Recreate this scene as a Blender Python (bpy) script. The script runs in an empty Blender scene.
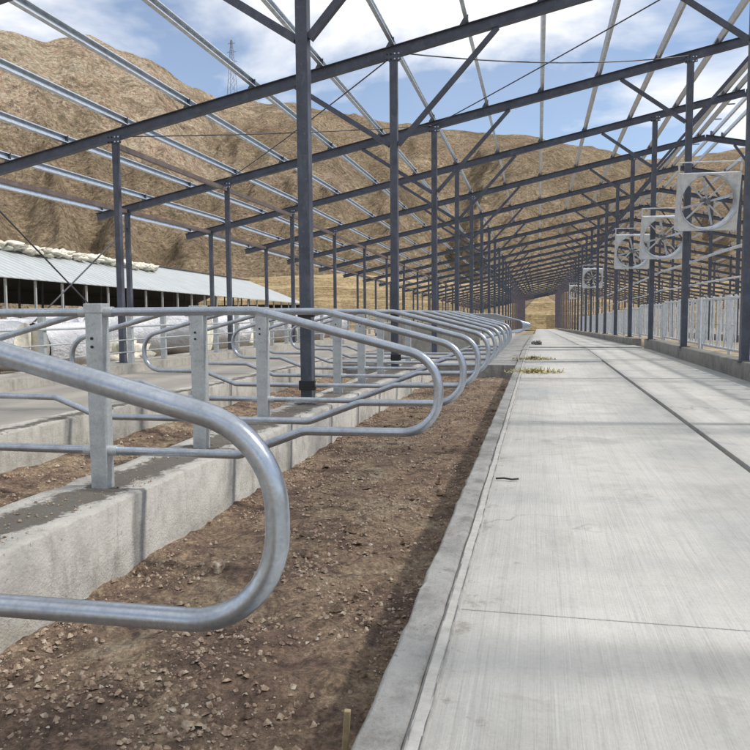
import bpy, math, random
from mathutils import Vector, noise, Matrix
random.seed(7)
S = bpy.context.scene
C = S.collection
R = math.radians

# ------------------------------------------------------------------ helpers
def tag(o, label=None, cat=None, group=None, kind=None):
    if label: o['label'] = label
    if cat: o['category'] = cat
    if group: o['group'] = group
    if kind: o['kind'] = kind
    return o

def empty(name, loc, label, cat, group=None, rz=0):
    o = bpy.data.objects.new(name, None)
    o.empty_display_size = 0.1
    C.objects.link(o)
    o.location = loc
    o.rotation_euler = (0, 0, rz)
    return tag(o, label, cat, group)

class MB:
    def __init__(s): s.v = []; s.f = []; s.sm = []
    def add(s, vs, fs, smooth=False):
        b = len(s.v)
        s.v += [tuple(p) for p in vs]
        s.f += [tuple(b + i for i in f) for f in fs]
        s.sm += [smooth] * len(fs)
    def box(s, x0, x1, y0, y1, z0, z1):
        s.add([(x0,y0,z0),(x1,y0,z0),(x1,y1,z0),(x0,y1,z0),(x0,y0,z1),(x1,y0,z1),(x1,y1,z1),(x0,y1,z1)],
              [(3,2,1,0),(4,5,6,7),(0,1,5,4),(1,2,6,5),(2,3,7,6),(3,0,4,7)])
    def bar(s, p, q, w, h, up=(0,0,1)):
        """rectangular bar from p to q, width w sideways, h along up"""
        p = Vector(p); q = Vector(q); d = (q-p).normalized(); up = Vector(up)
        a = d.cross(up)
        if a.length < 1e-4: a = d.cross(Vector((0,1,0)))
        a.normalize(); b = a.cross(d).normalized()
        vs = []
        for c in (p, q):
            for i, j in ((-1,-1),(1,-1),(1,1),(-1,1)):
                vs.append(c + a*(i*w/2) + b*(j*h/2))
        s.add(vs, [(0,1,2,3),(7,6,5,4),(0,4,5,1),(1,5,6,2),(2,6,7,3),(3,7,4,0)])
    def section(s, prof, p, q, side, up):
        """closed 2-D profile (a,b) swept from p to q; a along side, b along up"""
        p = Vector(p); q = Vector(q); a = Vector(side); b = Vector(up); n = len(prof)
        vs = [c + a*u + b*v for c in (p, q) for u, v in prof]
        fs = [(i, (i+1) % n, n+(i+1) % n, n+i) for i in range(n)]
        s.add(vs, fs + [tuple(range(n-1, -1, -1)), tuple(range(n, 2*n))])
    def sweep(s, prof, pts, side, up):
        a = Vector(side); b = Vector(up); n = len(prof); m = len(pts)
        vs = [Vector(c) + a*u + b*v for c in pts for u, v in prof]
        fs = [(j*n+i, j*n+(i+1) % n, (j+1)*n+(i+1) % n, (j+1)*n+i) for j in range(m-1) for i in range(n)]
        s.add(vs, fs + [tuple(range(n-1, -1, -1)), tuple(range((m-1)*n, m*n))])
    def tube(s, pts, r, n=12, caps=True):
        pts = [Vector(p) for p in pts]; m = len(pts)
        t = [(pts[min(i+1,m-1)]-pts[max(i-1,0)]).normalized() for i in range(m)]
        ref = Vector((0,0,1)) if abs(t[0].z) < .9 else Vector((0,1,0))
        a = t[0].cross(ref).normalized()
        vs = []
        for i in range(m):
            a = (a - t[i]*a.dot(t[i])).normalized(); b = t[i].cross(a)
            for k in range(n):
                g = 2*math.pi*k/n
                vs.append(pts[i] + a*(r*math.cos(g)) + b*(r*math.sin(g)))
        fs = [(i*n+k, i*n+(k+1)%n, (i+1)*n+(k+1)%n, (i+1)*n+k) for i in range(m-1) for k in range(n)]
        s.add(vs, fs, True)
        if caps: s.add(vs[:n], [tuple(range(n-1,-1,-1))]); s.add(vs[-n:], [tuple(range(n))])
    def build(s, name, mat, parent=None, bevel=0, loc=None):
        me = bpy.data.meshes.new(name)
        me.from_pydata(s.v, [], s.f)
        me.polygons.foreach_set('use_smooth', s.sm)
        me.materials.append(mat); me.update()
        o = bpy.data.objects.new(name, me); C.objects.link(o)
        if parent: o.parent = parent
        if loc: o.location = loc
        if bevel:
            b = o.modifiers.new('bevel', 'BEVEL'); b.width = bevel; b.segments = 2; b.limit_method = 'ANGLE'
        return o

def fillet(P, rad, seg=10):
    P = [Vector(p) for p in P]; out = [P[0]]
    for i in range(1, len(P)-1):
        r = rad[i-1]
        u = (P[i-1]-P[i]).normalized(); w = (P[i+1]-P[i]).normalized()
        ang = u.angle(w); t = r/math.tan(ang/2); c = P[i] + (u+w).normalized()*(r/math.sin(ang/2))
        s0 = P[i]+u*t-c; s1 = P[i]+w*t-c; th = s0.angle(s1)
        for k in range(seg+1):
            f = k/seg
            out.append(c + (s0*math.sin((1-f)*th) + s1*math.sin(f*th))/math.sin(th))
    return out + [P[-1]]

def copy_tree(o, parent=None):
    c = o.copy(); C.objects.link(c)
    if parent: c.parent = parent
    for ch in list(o.children): copy_tree(ch, c)
    return c

def DZ(y):
    '''the whole site falls gently beyond 22 m'''
    return -.0165*max(0., min(y, 200.)-22.)

def fbm(x, y, z=0.0, oct=4):
    a = 0; s = 1; t = 0
    for _ in range(oct):
        a += s*noise.noise((x, y, z)); t += s; s *= .5; x *= 2.03; y *= 2.03; z += 7.3
    return a/t

# ------------------------------------------------------------------ materials
class NT:
    def __init__(s, name):
        s.m = bpy.data.materials.new(name); s.m.use_nodes = True
        s.t = s.m.node_tree; s.n = s.t.nodes; s.b = s.n['Principled BSDF']
    def node(s, ty, **k):
        o = s.n.new(ty)
        for a, v in k.items(): setattr(o, a, v)
        return o
    def link(s, a, b): s.t.links.new(a, b)
    def coord(s, sc=(1,1,1), kind='Object'):
        c = s.node('ShaderNodeTexCoord'); m = s.node('ShaderNodeMapping'); m.inputs['Scale'].default_value = sc
        s.link(c.outputs[kind], m.inputs['Vector']); return m.outputs[0]
    def wcoord(s, sc=(1,1,1)):
        c = s.node('ShaderNodeNewGeometry'); m = s.node('ShaderNodeMapping'); m.inputs['Scale'].default_value = sc
        s.link(c.outputs['Position'], m.inputs['Vector']); return m.outputs[0]
    def noise(s, vec, scale, detail=6, rough=.6, dist=0):
        o = s.node('ShaderNodeTexNoise'); o.inputs['Scale'].default_value = scale
        o.inputs['Detail'].default_value = detail; o.inputs['Roughness'].default_value = rough
        o.inputs['Distortion'].default_value = dist
        s.link(vec, o.inputs['Vector']); return o.outputs[0]
    def ramp(s, fac, stops):
        o = s.node('ShaderNodeValToRGB'); e = o.color_ramp.elements
        while len(e) < len(stops): e.new(.5)
        for i, (p, c) in enumerate(stops):
            e[i].position = p; e[i].color = (*c, 1) if len(c) == 3 else c
        s.link(fac, o.inputs[0]); return o.outputs[0]
    def mix(s, fac, a, b, mode='MIX'):
        o = s.node('ShaderNodeMix', data_type='RGBA', blend_type=mode)
        for sock, v in ((o.inputs[0], fac), (o.inputs[6], a), (o.inputs[7], b)):
            if isinstance(v, (int, float)): sock.default_value = v
            elif isinstance(v, tuple): sock.default_value = (*v, 1)
            else: s.link(v, sock)
        return o.outputs[2]
    def math(s, op, a, b=0.0, c=0.0):
        o = s.node('ShaderNodeMath', operation=op)
        for i, v in enumerate((a, b, c)):
            if isinstance(v, (int, float)): o.inputs[i].default_value = v
            else: s.link(v, o.inputs[i])
        return o.outputs[0]
    def bump(s, h, st=.4, d=.01):
        o = s.node('ShaderNodeBump'); o.inputs['Strength'].default_value = st; o.inputs['Distance'].default_value = d
        s.link(h, o.inputs['Height']); s.link(o.outputs[0], s.b.inputs['Normal'])
    def col(s, c): s.link(c, s.b.inputs['Base Color'])

G = lambda v: (v, v, v)

def mat_galv(name, base, rough=.38, metal=.75, fine=90):
    k = NT(name); v = k.coord()
    n = k.noise(v, 9, 5, .7); n2 = k.noise(v, fine, 2, .5)
    d = tuple(x*.66 for x in base); l = tuple(min(1, x*1.18) for x in base)
    c = k.ramp(n, [(.3, d), (.52, base), (.72, l)])
    c = k.mix(.25, c, k.ramp(n2, [(.35, d), (.65, l)]))
    sp = k.noise(k.coord((6,6,1)), 14*fine/90, 4, .7)
    c = k.mix(k.ramp(sp, [(.62, G(0)), (.72, G(.45))]), c, (.62,.63,.62))
    k.col(c)
    k.b.inputs['Metallic'].default_value = metal
    k.link(k.ramp(n, [(.3, G(rough+.12)), (.7, G(rough-.08))]), k.b.inputs['Roughness'])
    k.bump(n2, .12, .002)
    return k.m

def mat_paint(name, base, rough=.5):
    k = NT(name); v = k.wcoord()
    n = k.noise(v, 3.5, 6, .7); n2 = k.noise(v, 40, 3, .6)
    d = tuple(x*.7 for x in base); l = tuple(x*1.35 for x in base)
    c = k.ramp(n, [(.32, d), (.5, base), (.7, l)])
    c = k.mix(k.ramp(n2, [(.62, G(0)), (.72, G(.5))]), c, (.24,.2,.17))
    c = k.mix(k.ramp(k.noise(k.wcoord((1,1,.4)), 8, 7, .75), [(.56, G(0)), (.68, G(.45))]), c, (.17,.18,.20))
    k.col(c); k.b.inputs['Roughness'].default_value = rough; k.b.inputs['Metallic'].default_value = .15
    k.bump(n2, .15, .002)
    return k.m

def mat_alley(name, base=.40):
    k = NT(name); v = k.wcoord()
    big = k.noise(v, .55, 6, .62, .6); mid = k.noise(v, 3.2, 7, .7, .3); fine = k.noise(v, 60, 3, .6)
    line = k.noise(k.wcoord((26, .45, 1)), 1.0, 5, .75)
    broom = k.noise(k.wcoord((150, 1.6, 1)), 1.0, 2, .6)
    c = k.ramp(big, [(.3, (base*.78, base*.81, base*.81)), (.48, (base*1.0, base*.985, base*.925)), (.68, (base*1.13, base*1.11, base*1.05))])
    c = k.mix(.55, c, k.ramp(mid, [(.28, G(.24)), (.5, G(.44)), (.72, G(.58))]), 'SOFT_LIGHT')
    c = k.mix(k.ramp(line, [(.52, G(0)), (.58, G(.28)), (.63, G(0))]), c, (.24,.245,.24))
    ln2 = k.noise(k.wcoord((40, .7, 1)), 1.0, 4, .7)
    c = k.mix(k.ramp(ln2, [(.58, G(0)), (.66, G(.2))]), c, (.56,.56,.54))
    cv = k.noise(v, .22, 2, .5)
    arc = k.node('ShaderNodeTexWave', wave_type='RINGS'); arc.inputs['Scale'].default_value = 1.1; arc.inputs['Distortion'].default_value = 3; arc.inputs['Detail'].default_value = 3
    k.link(k.wcoord((1, .18, 1)), arc.inputs['Vector'])
    c = k.mix(k.math('MULTIPLY', k.ramp(arc.outputs[1], [(.0, G(.35)), (.06, G(0))]), k.ramp(cv, [(.45, G(0)), (.6, G(1))])), c, (.24,.25,.26))
    c = k.mix(k.ramp(k.noise(v, 1.3, 8, .72, .8), [(.55, G(0)), (.68, G(.55))]), c, (.24,.225,.20))
    ck = k.node('ShaderNodeTexVoronoi', feature='DISTANCE_TO_EDGE'); ck.inputs['Scale'].default_value = .42
    wv = k.node('ShaderNodeVectorMath', operation='ADD'); nn = k.node('ShaderNodeTexNoise'); nn.inputs['Scale'].default_value = 2.2; nn.inputs['Detail'].default_value = 6; k.link(v, nn.inputs['Vector'])
    k.link(v, wv.inputs[0]); k.link(nn.outputs[1], wv.inputs[1]); k.link(wv.outputs[0], ck.inputs['Vector'])
    c = k.mix(k.math('MULTIPLY', k.ramp(ck.outputs[0], [(.0, G(.6)), (.006, G(0))]), k.ramp(k.noise(v, .5, 2), [(.52, G(0)), (.56, G(1))])), c, (.13,.13,.125))
    c = k.mix(k.ramp(k.noise(v, 2.1, 8, .75, 1.2), [(.62, G(0)), (.69, G(.55))]), c, (.5,.5,.48))
    c = k.mix(.22, c, k.ramp(fine, [(.3, G(.3)), (.7, G(.62))]), 'SOFT_LIGHT')
    # soil washed against both edges of the alley
    g = k.node('ShaderNodeNewGeometry'); sx = k.node('ShaderNodeSeparateXYZ'); k.link(g.outputs['Position'], sx.inputs[0])
    edge = k.math('SUBTRACT', .34, k.math('ADD', sx.outputs[0], .28))
    dirt = k.math('ADD', k.math('MULTIPLY', edge, 1.2), k.math('MULTIPLY', k.math('SUBTRACT', k.noise(v, 5, 7, .75), .58), 2.6))
    k.col(k.mix(k.ramp(dirt, [(.28, G(0)), (.5, G(.6))]), c, (.20,.175,.14)))
    k.b.inputs['Roughness'].default_value = .88
    h = k.math('ADD', k.math('MULTIPLY', broom, .8), k.math('ADD', fine, k.math('MULTIPLY', mid, 1.5)))
    k.bump(h, .45, .006)
    return k.m

def mat_conc(name, base=(.38,.36,.32), stain=.6, soil_x=None):
    k = NT(name); v = k.wcoord()
    big = k.noise(v, 1.4, 7, .7, .5); mid = k.noise(v, 9, 7, .75); fine = k.noise(v, 70, 4, .65)
    c = k.ramp(big, [(.32, tuple(x*.62 for x in base)), (.5, base), (.7, tuple(x*1.2 for x in base))])
    c = k.mix(stain, c, k.ramp(mid, [(.28, G(.16)), (.5, G(.5)), (.75, G(.68))]), 'SOFT_LIGHT')
    drip = k.noise(k.wcoord((3, 3, .5)), 2.2, 6, .7)
    c = k.mix(k.ramp(drip, [(.54, G(0)), (.66, G(.5))]), c, (.15,.135,.11))
    pit = k.noise(v, 26, 5, .75)
    c = k.mix(k.ramp(pit, [(.62, G(0)), (.68, G(.6))]), c, (.10,.095,.085))
    c = k.mix(k.ramp(k.noise(v, 3.1, 6, .7), [(.6, G(0)), (.72, G(.3))]), c, (.36,.30,.19))
    if soil_x is not None:
        g = k.node('ShaderNodeNewGeometry'); sx = k.node('ShaderNodeSeparateXYZ'); k.link(g.outputs['Position'], sx.inputs[0])
        sn = k.node('ShaderNodeSeparateXYZ'); k.link(g.outputs['Normal'], sn.inputs[0])
        d = k.math('ABSOLUTE', k.math('ADD', k.math('SUBTRACT', sx.outputs[0], soil_x[0]), k.math('MULTIPLY', k.math('SUBTRACT', k.noise(v, 2.4, 6, .7), .5), .35)))
        m = k.math('SUBTRACT', soil_x[1], d)
        m = k.math('ADD', m, k.math('MULTIPLY', k.math('SUBTRACT', k.noise(v, 14, 6, .7), .5), .3))
        m = k.math('MULTIPLY', m, k.math('GREATER_THAN', sn.outputs[2], .6))
        c = k.mix(k.ramp(m, [(.01, G(0)), (.05, G(.85))]), c, (.075,.062,.048))
    k.col(c); k.b.inputs['Roughness'].default_value = .92
    k.bump(k.math('ADD', k.math('MULTIPLY', mid, 1.4), fine), .7, .012)
    return k.m

def mat_dirt(name, bright=1.0):
    k = NT(name); v = k.wcoord()
    a = k.noise(v, 1.1, 8, .7, .7); b = k.noise(v, 14, 8, .78); f = k.noise(v, 55, 5, .75)
    vo = k.node('ShaderNodeTexVoronoi'); vo.inputs['Scale'].default_value = 34; k.link(v, vo.inputs['Vector'])
    q = lambda *c: tuple(x*bright for x in c)
    c = k.ramp(a, [(.32, q(.16,.105,.075)), (.45, q(.27,.185,.13)), (.56, q(.36,.265,.175)), (.68, q(.44,.37,.27))])
    c = k.mix(k.ramp(k.noise(v, 4.5, 7, .7, 1), [(.48, G(0)), (.60, G(.75))]), c, q(.10,.062,.048))
    c = k.mix(.8, c, k.ramp(b, [(.3, G(.08)), (.5, G(.5)), (.7, G(.88))]), 'OVERLAY')
    c = k.mix(.55, c, k.ramp(f, [(.36, G(.12)), (.62, G(.85))]), 'OVERLAY')
    c = k.mix(k.ramp(k.noise(v, 2.7, 5, .7), [(.58, G(0)), (.72, G(.25))]), c, q(.13,.14,.06))
    k.col(c); k.b.inputs['Roughness'].default_value = .97
    k.bump(k.math('ADD', k.math('MULTIPLY', b, 2), k.math('ADD', f, k.math('MULTIPLY', vo.outputs[0], .8))), 1.0, .03)
    return k.m

def mat_stone(name, cols):
    k = NT(name); v = k.wcoord()
    c = k.ramp(k.noise(v, 31, 2, .5), [(.3 + .4*i/(len(cols)-1), c) for i, c in enumerate(cols)])
    c = k.mix(.5, c, k.ramp(k.noise(v, 60, 4, .6), [(.3, G(.25)), (.7, G(.7))]), 'SOFT_LIGHT')
    k.col(c); k.b.inputs['Roughness'].default_value = .9
    k.bump(k.noise(v, 80, 4), .4, .004)
    return k.m

def mat_hill(name):
    k = NT(name); v = k.wcoord()
    a = k.noise(v, .010, 8, .62, .6); b = k.noise(v, .07, 10, .8, .4); f = k.noise(v, .9, 10, .85); sf = k.noise(k.wcoord((1,1,3.0)), .10, 8, .75, .8)
    c = k.ramp(a, [(.28, (.60,.49,.33)), (.42, (.51,.40,.26)), (.50, (.34,.26,.165)), (.58, (.46,.36,.24)), (.72, (.56,.46,.33))])
    g = k.node('ShaderNodeNewGeometry'); sx = k.node('ShaderNodeSeparateXYZ'); k.link(g.outputs['Position'], sx.inputs[0])
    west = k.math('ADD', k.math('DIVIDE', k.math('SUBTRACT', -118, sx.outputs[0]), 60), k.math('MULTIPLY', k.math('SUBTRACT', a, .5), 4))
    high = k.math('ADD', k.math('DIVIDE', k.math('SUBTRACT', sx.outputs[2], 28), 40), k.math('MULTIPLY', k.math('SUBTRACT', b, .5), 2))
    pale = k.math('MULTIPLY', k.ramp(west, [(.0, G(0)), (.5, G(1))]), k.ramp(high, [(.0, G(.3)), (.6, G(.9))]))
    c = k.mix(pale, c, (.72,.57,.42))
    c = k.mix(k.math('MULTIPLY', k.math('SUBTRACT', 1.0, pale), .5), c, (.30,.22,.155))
    red = k.noise(k.wcoord((1,1,2.2)), .022, 9, .74, 1.6)
    c = k.mix(k.ramp(red, [(.56, G(0)), (.61, G(.5))]), c, (.33,.22,.15))
    gully = k.noise(k.wcoord((1,1,.35)), .040, 9, .7, 1.6)
    c = k.mix(k.ramp(gully, [(.53, G(0)), (.60, G(.65))]), c, (.22,.165,.105))
    c = k.mix(.45, c, k.ramp(b, [(.32, G(.15)), (.5, G(.5)), (.68, G(.85))]), 'OVERLAY')
    c = k.mix(.9, c, k.ramp(f, [(.38, G(.05)), (.5, G(.5)), (.62, G(.95))]), 'OVERLAY')
    c = k.mix(k.ramp(sf, [(.56, G(0)), (.66, G(.55))]), c, (.20,.145,.105))
    scrub = k.math('MULTIPLY', k.ramp(k.noise(v, .03, 5, .6), [(.42, G(0)), (.54, G(1))]), k.ramp(k.noise(v, .4, 7, .8), [(.47, G(0)), (.58, G(.6))]))
    c = k.mix(scrub, c, (.20,.18,.10))
    c = k.mix(k.ramp(k.noise(k.wcoord((1,1,1.8)), .16, 9, .8, .5), [(.57, G(0)), (.64, G(.6))]), c, (.18,.125,.09))
    k.col(c); k.b.inputs['Roughness'].default_value = 1; k.b.inputs['Specular IOR Level'].default_value = .1
    k.bump(k.math('ADD', k.math('MULTIPLY', b, 2), k.math('ADD', k.math('MULTIPLY', sf, 2), f)), .9, 2.2)
    return k.m

def mat_bank(name):
    k = NT(name); v = k.wcoord((.25,.25,3.2))
    n = k.noise(v, .9, 7, .7, 1.2); f = k.noise(k.wcoord(), 1.6, 7, .75)
    c = k.ramp(n, [(.3, (.17,.11,.06)), (.42, (.36,.26,.14)), (.55, (.46,.35,.19)), (.7, (.55,.44,.27))])
    c = k.mix(.6, c, k.ramp(f, [(.32, G(.2)), (.66, G(.8))]), 'OVERLAY')
    k.col(c); k.b.inputs['Roughness'].default_value = 1
    k.bump(k.math('ADD', n, f), 1.0, .5)
    return k.m

def mat_ground(name):
    k = NT(name); v = k.wcoord()
    a = k.noise(v, .12, 8, .7, .5); b = k.noise(v, 1.7, 8, .75)
    c = k.ramp(a, [(.3, (.20,.15,.10)), (.5, (.30,.24,.165)), (.7, (.38,.32,.23))])
    c = k.mix(.7, c, k.ramp(b, [(.3, G(.2)), (.7, G(.8))]), 'OVERLAY')
    k.col(c); k.b.inputs['Roughness'].default_value = 1
    k.bump(b, .8, .06)
    return k.m

def mat_simple(name, base, rough=.6, metal=0, var=.25, scale=6, bump=.2, bd=.01):
    k = NT(name); v = k.wcoord(); n = k.noise(v, scale, 6, .7)
    k.col(k.ramp(n, [(.3, tuple(x*(1-var) for x in base)), (.7, tuple(min(1, x*(1+var)) for x in base))]))
    k.b.inputs['Roughness'].default_value = rough; k.b.inputs['Metallic'].default_value = metal
    k.bump(n, bump, bd)
    return k.m

def mat_sheet(name):
    k = NT(name); v = k.wcoord()
    w = k.node('ShaderNodeTexWave', wave_type='BANDS', bands_direction='Y'); w.inputs['Scale'].default_value = .35; k.link(v, w.inputs['Vector'])
    n = k.noise(k.wcoord((.35,1.4,1)), .8, 6, .7)
    c = k.ramp(n, [(.3, (.33,.36,.37)), (.5, (.42,.45,.455)), (.7, (.49,.51,.51))])
    c = k.mix(k.ramp(w.outputs[1], [(.12, G(.55)), (.3, G(0))]), c, (.20,.23,.25))
    c = k.mix(k.ramp(k.noise(v, 2.2, 6, .8), [(.52, G(0)), (.64, G(.5))]), c, (.28,.29,.30))
    k.col(c); k.b.inputs['Roughness'].default_value = .5; k.b.inputs['Metallic'].default_value = .2
    k.bump(w.outputs[1], .8, .05)
    return k.m

M = dict(
    loop=mat_galv('galvanised_tube', (.44,.48,.53), .30, .85),
    post=mat_galv('galvanised_post', (.50,.53,.54), .45, .5),
    purlin=mat_galv('galvanised_purlin', (.60,.65,.70), .33, .7, 12),
    lattice=mat_galv('galvanised_lattice', (.64,.67,.70), .40, .3),
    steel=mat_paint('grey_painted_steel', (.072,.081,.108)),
    steel_far=mat_paint('haze_faded_steel', (.14,.125,.15)),  # paler mauve version of the steel, distance haze put into its colour
    tie=mat_paint('brown_primed_tie', (.13,.105,.10)),
    rod=mat_simple('dark_rod', (.07,.07,.08), .5, .4),
    alley=mat_alley('broomed_concrete', .425),
    slab=mat_alley('light_slab', .43),
    kerb=mat_conc('kerb_concrete', (.45,.435,.40), .6, (-2.33, .17)),
    kerb2=mat_conc('rear_kerb_concrete', (.44,.425,.38), .6, (-4.33, .10)),
    kerb3=mat_conc('far_kerb_concrete', (.36,.34,.30), .6),
    akerb=mat_conc('alley_kerb_concrete', (.33,.325,.31), .75),
    wall=mat_conc('dwarf_wall_concrete', (.21,.205,.19), .7),
    strip=mat_simple('pale_form_strip', (.42,.41,.385), .8, 0, .2, 20),
    dirt=mat_dirt('stony_soil', 1.15),
    ground=mat_ground('bare_ground'), hill=mat_hill('hill_soil'), bank=mat_bank('cut_earth'),
    sheet=mat_sheet('roof_sheet'),
    dark=mat_simple('interior_shade_sheet', (.045,.047,.052), .7),  # near-black: the shadow inside the shed put into the colour
    wrap=mat_simple('white_plastic_wrap', (.74,.745,.77), .35, 0, .12, 5, 1.0, .12),
    wool=mat_simple('yellow_white_insulation', (.66,.63,.53), .9, 0, .22, 2.2, .8, .1),
    straw=mat_simple('yellow_green_straw', (.42,.38,.19), .9, 0, .5, 30),
    black=mat_simple('black_fitting', (.015,.015,.017), .6),
    motor=mat_simple('motor_grey', (.20,.21,.22), .5, .3),
    wood=mat_simple('pale_wood', (.33,.25,.14), .8, 0, .3, 25),
    pebble=mat_stone('pebbles', [(.15,.105,.08), (.27,.19,.14), (.36,.28,.20), (.48,.44,.37)]),
    rock=mat_stone('pale_rock', [(.30,.27,.23), (.42,.39,.34)]),
)

# ------------------------------------------------------------------ setting: ground and slabs
def grid(xs, ys, fz, name, mat, smooth=True):
    vs = [(x, y, fz(x, y)) for y in ys for x in xs]; n = len(xs)
    fs = [(j*n+i, j*n+i+1, (j+1)*n+i+1, (j+1)*n+i) for j in range(len(ys)-1) for i in range(n-1)]
    mb = MB(); mb.add(vs, fs, smooth)
    return tag(mb.build(name, mat), kind='structure')

def spaced(a, b, s0, grow, smax):
    out = [a]; s = s0
    while out[-1] < b: out.append(out[-1]+s); s = min(smax, s*grow)
    return out

sg = lambda a, b, x: max(0., min(1., (x-a)/(b-a)))
def ss(a, b, x): t = sg(a, b, x); return t*t*(3-2*t)

def ground_z(x, y):
    z = -.42
    if x < -7.95: z = -.42 + .36*ss(-7.95, -8.3, x) if False else -.06
    if x > 3.6: z = -.03
    z += .05*fbm(x*.3, y*.3)
    return z + DZ(y)
xs = [-900,-500,-300,-180,-120] + [-90+3*i for i in range(27)] + [-8.35,-7.98,-7.9,-6,-4,-2,0,2,3.5,3.62] + [5+3*i for i in range(30)] + [120,180,300,500,900]
ys = [-300,-100,-40,-20,-8,-4] + [i*2.0 for i in range(0, 70)] + [145,150,152,160,170,200,300,500,900]
xs = sorted(xs)
grid(xs, ys, ground_z, 'ground', M['ground'])

def bed_z(x, y):
    s = min(1, (y+6)/14)
    z = -.275 + .045*fbm(x*1.3, y*1.3) + .045*fbm(x*5, y*5, 3) + .024*fbm(x*17, y*17, 5, 4)
    return z
ysb = spaced(-2, .6, .2, 1, .2)[:-1] + spaced(.6, 16.2, .022, 1.006, .35)
xsb = [-2.14 + i*.0235 for i in range(74)]
grid(xsb, ysb, bed_z, 'soil_bed', M['dirt'])
xsb = [-4.24 + i*.03 for i in range(57)]
grid(xsb, spaced(-2, 16.2, .05, 1.006, .4), lambda x, y: bed_z(x, y) + .08*ss(-3.0, -2.55, x) + .06*ss(-3.7, -4.2, x), 'soil_bed', M['dirt'])

def kerb(x0, x1, z0, z1, y0, y1, mat, name='kerb', rough=.008, step=.10):
    n = 7
    prof = [(x0, z0), (x0, (z0+z1)/2), (x0, z1-.012), (x0+.012, z1)] + [(x0+(x1-x0)*i/n, z1) for i in range(1, n)] + [(x1-.012, z1), (x1, z1-.012), (x1, (z0+z1)/2), (x1, z0)]
    yy = spaced(y0, y1, step, 1.01, .8); m = len(prof)
    vs = []
    for y in yy:
        for (x, z) in prof:
            a = rough
            vs.append((x + a*fbm(x*9+3, y*7, z*9, 3)*1.6, y, z + DZ(y) + a*fbm(x*8, y*6, z*8+9, 3)*1.6))
    fs = [(j*m+i, (j+1)*m+i, (j+1)*m+i+1, j*m+i+1) for j in range(len(yy)-1) for i in range(m-1)]
    mb = MB(); mb.add(vs, fs, True)
    mb.add([vs[i] for i in range(m)], [tuple(range(m))])
    return tag(mb.build(name, mat), kind='structure')

kerb(-2.60, -2.08, -.45, .11, -2, 15.6, M['kerb'], rough=.012)
kerb(-4.55, -4.22, -.45, .11, -2, 15.6, M['kerb2'], rough=.012)
kerb(-.428, -.312, -.45, .012, -2, 60, M['akerb'], rough=.011, step=.05)
kerb(-7.95, -7.1, -.45, .19, -2, 60, M['kerb3'])
kerb(-.312, -.259, -.2, .015, -2, 60, M['strip'], name='kerb_strip', rough=.003)
kerb(-2.60, -2.08, -.45, .11, 24.6, 70, M['kerb'], rough=.012)
kerb(-4.55, -4.22, -.45, .11, 24.6, 70, M['kerb2'], rough=.012)
# poured feed alley in bays, open groove between the two lanes
def slab(mb, x0, x1, y0, y1, z0, z1):
    mb.add([(x0,y0,z0+DZ(y0)),(x1,y0,z0+DZ(y0)),(x1,y1,z0+DZ(y1)),(x0,y1,z0+DZ(y1)),(x0,y0,z1+DZ(y0)),(x1,y0,z1+DZ(y0)),(x1,y1,z1+DZ(y1)),(x0,y1,z1+DZ(y1))],
              [(3,2,1,0),(4,5,6,7),(0,1,5,4),(1,2,6,5),(2,3,7,6),(3,0,4,7)])
mb = MB()
jy = [-3, 2.6, 7.1, 11.9, 16.8, 22, 27, 32, 37, 42, 47, 52, 57, 62, 67, 72, 80, 90, 100, 115, 130, 150]
for a, b in zip(jy[:-1], jy[1:]):
    slab(mb, -.262, 1.360, a+.003, b-.003, -.3, 0.0)
    slab(mb, 1.408, 3.12, a+.003, b-.003, -.3, 0.003)
tag(mb.build('alley_floor', M['alley'], bevel=.004), kind='structure')
mb = MB()
slab(mb, 1.364, 1.396, 17.2, 22, -.3, -.006)
for a, b in zip(jy[5:-1], jy[6:]): slab(mb, 1.364, 1.396, a, b, -.3, -.006)
tag(mb.build('groove_fill', M['strip']), kind='structure')
mb = MB()
for a, b in zip(jy[:-8], jy[1:-7]): slab(mb, -7.098, -4.56, a+.004, b-.004, -.3, .03)
tag(mb.build('walkway_slab', M['slab'], bevel=.004), kind='structure')
# poured cross-over between the near and the far stall rows, and the poured far bed
mb = MB(); slab(mb, -4.555, -.447, 15.65, 22, -.42, -.02); slab(mb, -4.555, -.447, 22, 24.55, -.42, -.02)
slab(mb, -2.075, -.45, 24.56, 70, -.42, -.20); slab(mb, -4.215, -2.605, 24.56, 70, -.42, -.2)
tag(mb.build('crossover_slab', M['akerb']), kind='structure')
mb = MB(); slab(mb, -.25, 3.06, 23.6, 25.6, .004, .035)
tag(mb.build('ramp_slab', M['slab']), kind='structure')

# earth mound beyond the floor and the cut bank behind the barn
def bank_z(t, x):
    prof = [(0,-3.5),(1.5,.8),(3,1.6),(4.5,4.2),(6.5,4.7),(8,7.0),(11,7.6),(13,9.4),(40,11.5)]
    for (a, za), (b, zb) in zip(prof[:-1], prof[1:]):
        if a <= t <= b: return za + (zb-za)*(t-a)/(b-a)
    return prof[-1][1]
ts = [0,.7,1.5,2.2,3,3.7,4.5,5.5,6.5,7.2,8,9.5,11,12,13,16,20,28,40]
xx = [-160+1.6*i for i in range(200)]
vs = []; n = len(xx)
for t in ts:
    for x in xx:
        w = 1.6*fbm(x*.05, t*.2, 4)
        vs.append((x, 152 + t + 7*fbm(x*.02, 0, 8) + .9*fbm(x*.3, t*.5, 3), bank_z(t, x)*(1-.28*ss(-55, -5, x)) + .5*fbm(x*.15, t*.6, 2) + w*.3))
mb = MB(); mb.add(vs, [(j*n+i, j*n+i+1, (j+1)*n+i+1, (j+1)*n+i) for j in range(len(ts)-1) for i in range(n-1)])
tag(mb.build('earth_bank', M['bank']), kind='structure')

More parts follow.
